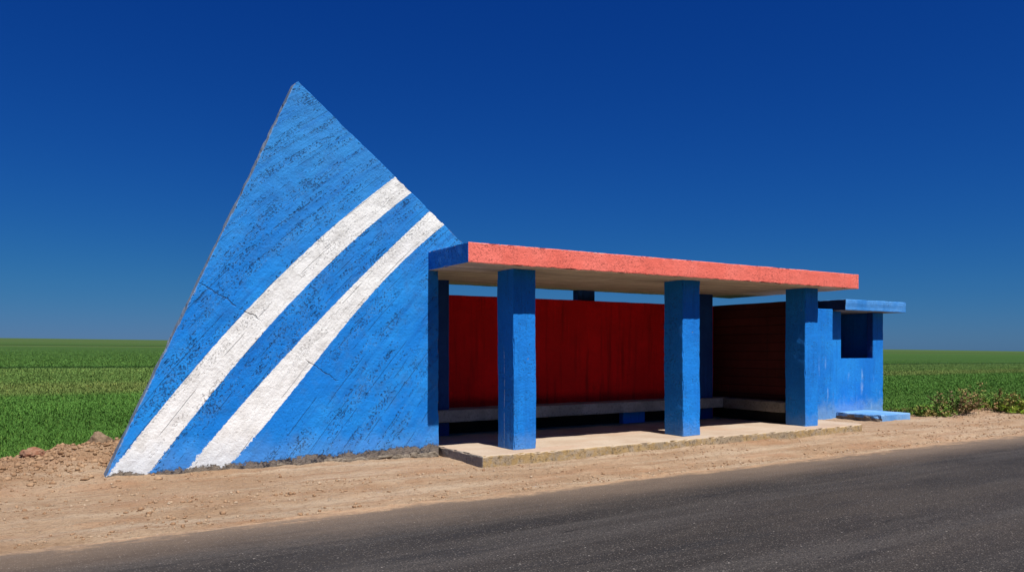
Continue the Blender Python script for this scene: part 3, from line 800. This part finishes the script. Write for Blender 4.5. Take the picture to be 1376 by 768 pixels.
# ------------------------------------------------------------------ crop blades (young wheat)
def interp_col(y):
    ys = np.array([s[0] for s in CROP_STOPS]); cs = np.array([s[1] for s in CROP_STOPS])
    return np.stack([np.interp(y, ys, cs[:, i]) for i in range(3)], -1)
def blades(name, x, y, z, h, w, tint, lean, rg):
    n = len(x)
    a = rg.uniform(0, math.pi, n); dx, dy = np.cos(a) * w * 0.5, np.sin(a) * w * 0.5
    la = rg.uniform(0, 2 * math.pi, n); lx, ly = np.cos(la) * lean * h, np.sin(la) * lean * h
    b0 = np.stack([x - dx, y - dy, z - 0.02], -1); b1 = np.stack([x + dx, y + dy, z - 0.02], -1)
    m0 = np.stack([x - dx * 0.8 + lx * 0.35, y - dy * 0.8 + ly * 0.35, z + h * 0.6], -1)
    m1 = np.stack([x + dx * 0.8 + lx * 0.35, y + dy * 0.8 + ly * 0.35, z + h * 0.6], -1)
    tp = np.stack([x + lx, y + ly, z + h * (1 - 0.35 * lean)], -1)
    co = np.stack([b0, b1, m1, m0, tp], 1).reshape(-1, 3)
    o5 = (np.arange(n) * 5)[:, None]
    q = o5 + np.array([0, 1, 2, 3]); t = o5 + np.array([3, 2, 4])
    fl = np.concatenate([q, t], 1).reshape(-1)
    sizes = np.tile([4, 3], n)
    tt = np.repeat(tint[:, None, :], 5, 1).copy()
    me = np_mesh(name, co, fl, sizes, tint=tt.reshape(-1, 3))
    return me
rg = np.random.default_rng(21)
N = 1500000
u = rg.random(N)
d = 10.0 * (150 / 10.0) ** (u ** 1.15)
ang = rg.uniform(math.atan(-900 / 1040), math.atan(950 / 1040), N)
xc, yc = np.sin(ang) * d, np.cos(ang) * d
X = xc * EX[0] + yc * EX[1]; Y = -xc * EX[1] + yc * EX[0]
keep = (Y > field_edge(X) + 0.05 + 0.9 * fbm(X, Y, 1.1, 3) + 0.10 * rg.random(N)) & ~((X > 4.9) & (X < 17.5) & (Y < 12.95))
# hidden strip right behind the shelter stays thinner
hid = (X > 6) & (X < 16) & (Y > 14) & (np.abs(xc / yc - 0.10) < 0.28)
keep &= ~(hid & (rg.random(N) < 0.75))
X, Y, d = X[keep], Y[keep], d[keep]
n = len(X)
patch = fbm(X, Y, 0.35, 3)
h = (0.075 + 0.05 * rg.random(n)) * np.clip(1.15 - d / 110, 0.45, 1) * (1 + 0.35 * patch) * np.clip((Y - field_edge(X) + 0.4) / 1.2, 0.35, 1)
keep2 = rg.random(n) < sst(150, 35, d)
w = 0.0035 + 0.0005 * d
tint = interp_col(Y + 4.0 * (vnoise(X * 0.03, Y * 0.03) - 0.5))
tint = tint * (1.50 + 0.45 * (rg.random((n, 1)) - 0.45) + 0.45 * patch[:, None] + 0.3 * fbm(X, Y, 1.6, 2)[:, None]) * np.array([1.36, 1.0, 1.38])
yel = rg.random(n) < 0.05
tint[yel] = tint[yel] * np.array([1.9, 1.35, 1.4])
tint = np.clip(tint, 0.004, 0.4)
X, Y, h, w, tint = X[keep2], Y[keep2], h[keep2], w[keep2], tint[keep2]
me = blades('grass', X, Y, gz(X, Y, False), h, w, tint, rg.uniform(0.3, 1.1, len(X)), rg)
o = mesh_obj('grass', me, M['grass'])
o['kind'] = 'stuff'

# ------------------------------------------------------------------ weeds on the right verge
def weed(name, label, x, y, rad, hgt, n, palette, seed, group=None):
    rg = np.random.default_rng(seed)
    z = float(gz(x, y))
    # stems
    segs = []; cols = []
    co = []; fl = []; sz = []; tint = []
    def quad(p, ax, up, l, wd, c):
        i = len(co)
        pa = p - ax * wd * 0.5; pb = p + ax * wd * 0.5
        co.extend([pa, pb, p + up * l * 0.6 + ax * wd * 0.5, p + up * l, p + up * l * 0.6 - ax * wd * 0.5])
        fl.extend([i, i + 1, i + 2, i + 3, i + 4]); sz.append(5); tint.extend([c] * 5)
    ns = max(8, n // 14)
    for s in range(ns):
        a = rg.uniform(0, 6.283); sp = rg.random() ** 0.6
        tip = np.array([math.cos(a) * rad * sp, math.sin(a) * rad * sp, 1.45 * hgt * rg.uniform(0.45, 1.05) * (1 - 0.35 * sp)])
        base = np.array([math.cos(a) * rad * 0.35 * sp, math.sin(a) * rad * 0.35 * sp, -0.03])
        stem = tip - base; L = np.linalg.norm(stem); up = stem / L
        ax = np.cross(up, [rg.normal(), rg.normal(), 0.1]); ax /= np.linalg.norm(ax)
        c = np.array(palette[rg.integers(len(palette))])
        quad(base, ax, up, L, 0.007, c * 0.7)
        for j in range(2 * n // ns):
            t = rg.uniform(0.15, 1.0)
            p = base + stem * t + rg.normal(0, 0.012, 3)
            dv = rg.normal(0, 1, 3); dv[2] = abs(dv[2]) * 0.6; dv /= np.linalg.norm(dv)
            ax2 = np.cross(dv, rg.normal(0, 1, 3)); ax2 /= np.linalg.norm(ax2)
            cc = c * rg.uniform(0.95, 2.0)
            l = rg.uniform(0.03, 0.07)
            quad(p, ax2, dv, l, l * rg.uniform(0.25, 0.55), cc)
    me = np_mesh(name, np.array(co), np.array(fl), np.array(sz), tint=np.clip(np.array(tint), 0.003, 0.6))
    o = mesh_obj(name, me, M['weed'])
    o.location = (x, y, z)
    if label:
        o['label'] = label; o['category'] = 'weed'; o['kind'] = 'thing'
        if group: o['group'] = group
    return o
BROWN = [(0.14, 0.09, 0.045), (0.19, 0.12, 0.055), (0.10, 0.07, 0.035), (0.08, 0.13, 0.025), (0.08, 0.14, 0.025), (0.10, 0.15, 0.03)]
TAN = [(0.26, 0.165, 0.075), (0.19, 0.15, 0.05), (0.11, 0.14, 0.03), (0.09, 0.16, 0.028), (0.08, 0.15, 0.025)]
GREEN = [(0.07, 0.15, 0.02), (0.10, 0.19, 0.025), (0.14, 0.19, 0.03)]
LIME = [(0.17, 0.26, 0.02), (0.12, 0.22, 0.02), (0.20, 0.24, 0.04)]
WG = 'weeds along the verge right of the kiosk'
def wd(px, py_d, lab, rad, hgt, n, pal, seed):
    x, y = at(px, py_d)
    rad *= 1.3; n = int(n * 1.3)
    return weed('weed_clump', lab, x, y, rad, hgt, n, pal, seed, WG)
wd(1285, 18.6, 'dark brown withered weed bush at the field edge right of the kiosk', 0.50, 0.46, 900, BROWN, 1)
wd(1338, 19.2, 'tan dried weed clump with reddish tips between the brown bush and lime weeds', 0.55, 0.42, 800, TAN, 2)
wd(1262, 18.0, 'low olive weed tuft just left of the dark brown weed bush', 0.38, 0.24, 500, TAN + GREEN, 3)
wd(1366, 19.0, 'bright lime green weed patch at the right edge of the photo', 0.60, 0.28, 700, LIME, 4)
wd(1310, 19.9, 'tall thin straw coloured weed behind the brown bush', 0.35, 0.62, 300, TAN, 5)
wd(1240, 17.9, 'small yellowish green weed beside the kiosk doorstep', 0.22, 0.2, 220, GREEN + TAN, 6)
# looser green undergrowth between the clumps
rg = np.random.default_rng(33)
n = 9000
X = rg.uniform(17.5, 27, n); Y = field_edge(X) + rg.normal(-0.02, 0.20, n)
pal = np.array(GREEN + LIME + TAN)
tint = pal[rg.integers(len(pal), size=n)] * rg.uniform(0.6, 1.2, (n, 1)) * 0.8
me = blades('weeds', X, Y, gz(X, Y), rg.uniform(0.05, 0.20, n), np.full(n, 0.02), tint, rg.uniform(0.3, 1.0, n), rg)
o = mesh_obj('weeds', me, M['weed']); o['kind'] = 'stuff'

# ------------------------------------------------------------------ light
SUN = Vector((0.012, -1.0, 1.89)).normalized()           # direction towards the sun
sl = bpy.data.lights.new('sun', 'SUN')
sl.energy = 5.0
sl.angle = math.radians(0.5)
sl.color = (1.0, 0.962, 0.915)
so = bpy.data.objects.new('sun', sl)
COL.objects.link(so)
so.rotation_euler = (-SUN).to_track_quat('-Z', 'Y').to_euler()
so.location = (0, -20, 40)

SKY_GRADE = [(1.90, 0.322, 0.75), (1.25, 0.452, 0.54), (0.82, 0.685, 0.53)]
w = bpy.data.worlds.new('World')
S.world = w
w.use_nodes = True
nt = w.node_tree
bg = nt.nodes['Background']
sky = nt.nodes.new('ShaderNodeTexSky')
sky.sky_type = 'NISHITA'
sky.sun_disc = False
sky.sun_elevation = math.asin(SUN.z)
sky.sun_rotation = math.atan2(SUN.x, SUN.y)
sky.altitude = 0
sky.air_density = 1.0
sky.dust_density = 0.15
sky.ozone_density = 6.0
# polarised, very clear air: each channel of the sky gets its own contrast and gain
sep = nt.nodes.new('ShaderNodeSeparateColor'); cmb = nt.nodes.new('ShaderNodeCombineColor')
nt.links.new(sky.outputs[0], sep.inputs[0])
for ch, (gam, gain, cap) in enumerate(SKY_GRADE):
    pre = nt.nodes.new('ShaderNodeMath'); pre.operation = 'MULTIPLY'; pre.inputs[1].default_value = 0.0765
    mn = nt.nodes.new('ShaderNodeMath'); mn.operation = 'SMOOTH_MIN'; mn.inputs[1].default_value = cap; mn.inputs[2].default_value = 0.20
    pw = nt.nodes.new('ShaderNodeMath'); pw.operation = 'POWER'; pw.inputs[1].default_value = gam
    ml = nt.nodes.new('ShaderNodeMath'); ml.operation = 'MULTIPLY'; ml.inputs[1].default_value = gain / (0.05 * 2 ** 0.70)
    nt.links.new(sep.outputs[ch], pre.inputs[0]); nt.links.new(pre.outputs[0], mn.inputs[0]); nt.links.new(mn.outputs[0], pw.inputs[0])
    nt.links.new(pw.outputs[0], ml.inputs[0]); nt.links.new(ml.outputs[0], cmb.inputs[ch])
nt.links.new(cmb.outputs[0], bg.inputs[0])
bg.inputs[1].default_value = 0.05

# ------------------------------------------------------------------ camera
cam = bpy.data.cameras.new('camera')
cam.sensor_width = 36
cam.lens = 36 * 1040 / 1376
cam.shift_y = 86 / 1376
cam.clip_end = 6000
co_ = bpy.data.objects.new('camera', cam)
COL.objects.link(co_)
co_.location = (0, 0, EYE)
yaw = math.pi / 2 - TH                                    # forward turned from +Y towards +X
co_.rotation_euler = (math.pi / 2, 0, -yaw)
S.camera = co_

S.view_settings.view_transform = 'Standard'
S.view_settings.look = 'None'
S.view_settings.gamma = 1
S.view_settings.exposure = 0.70
S.view_settings.use_curve_mapping = False
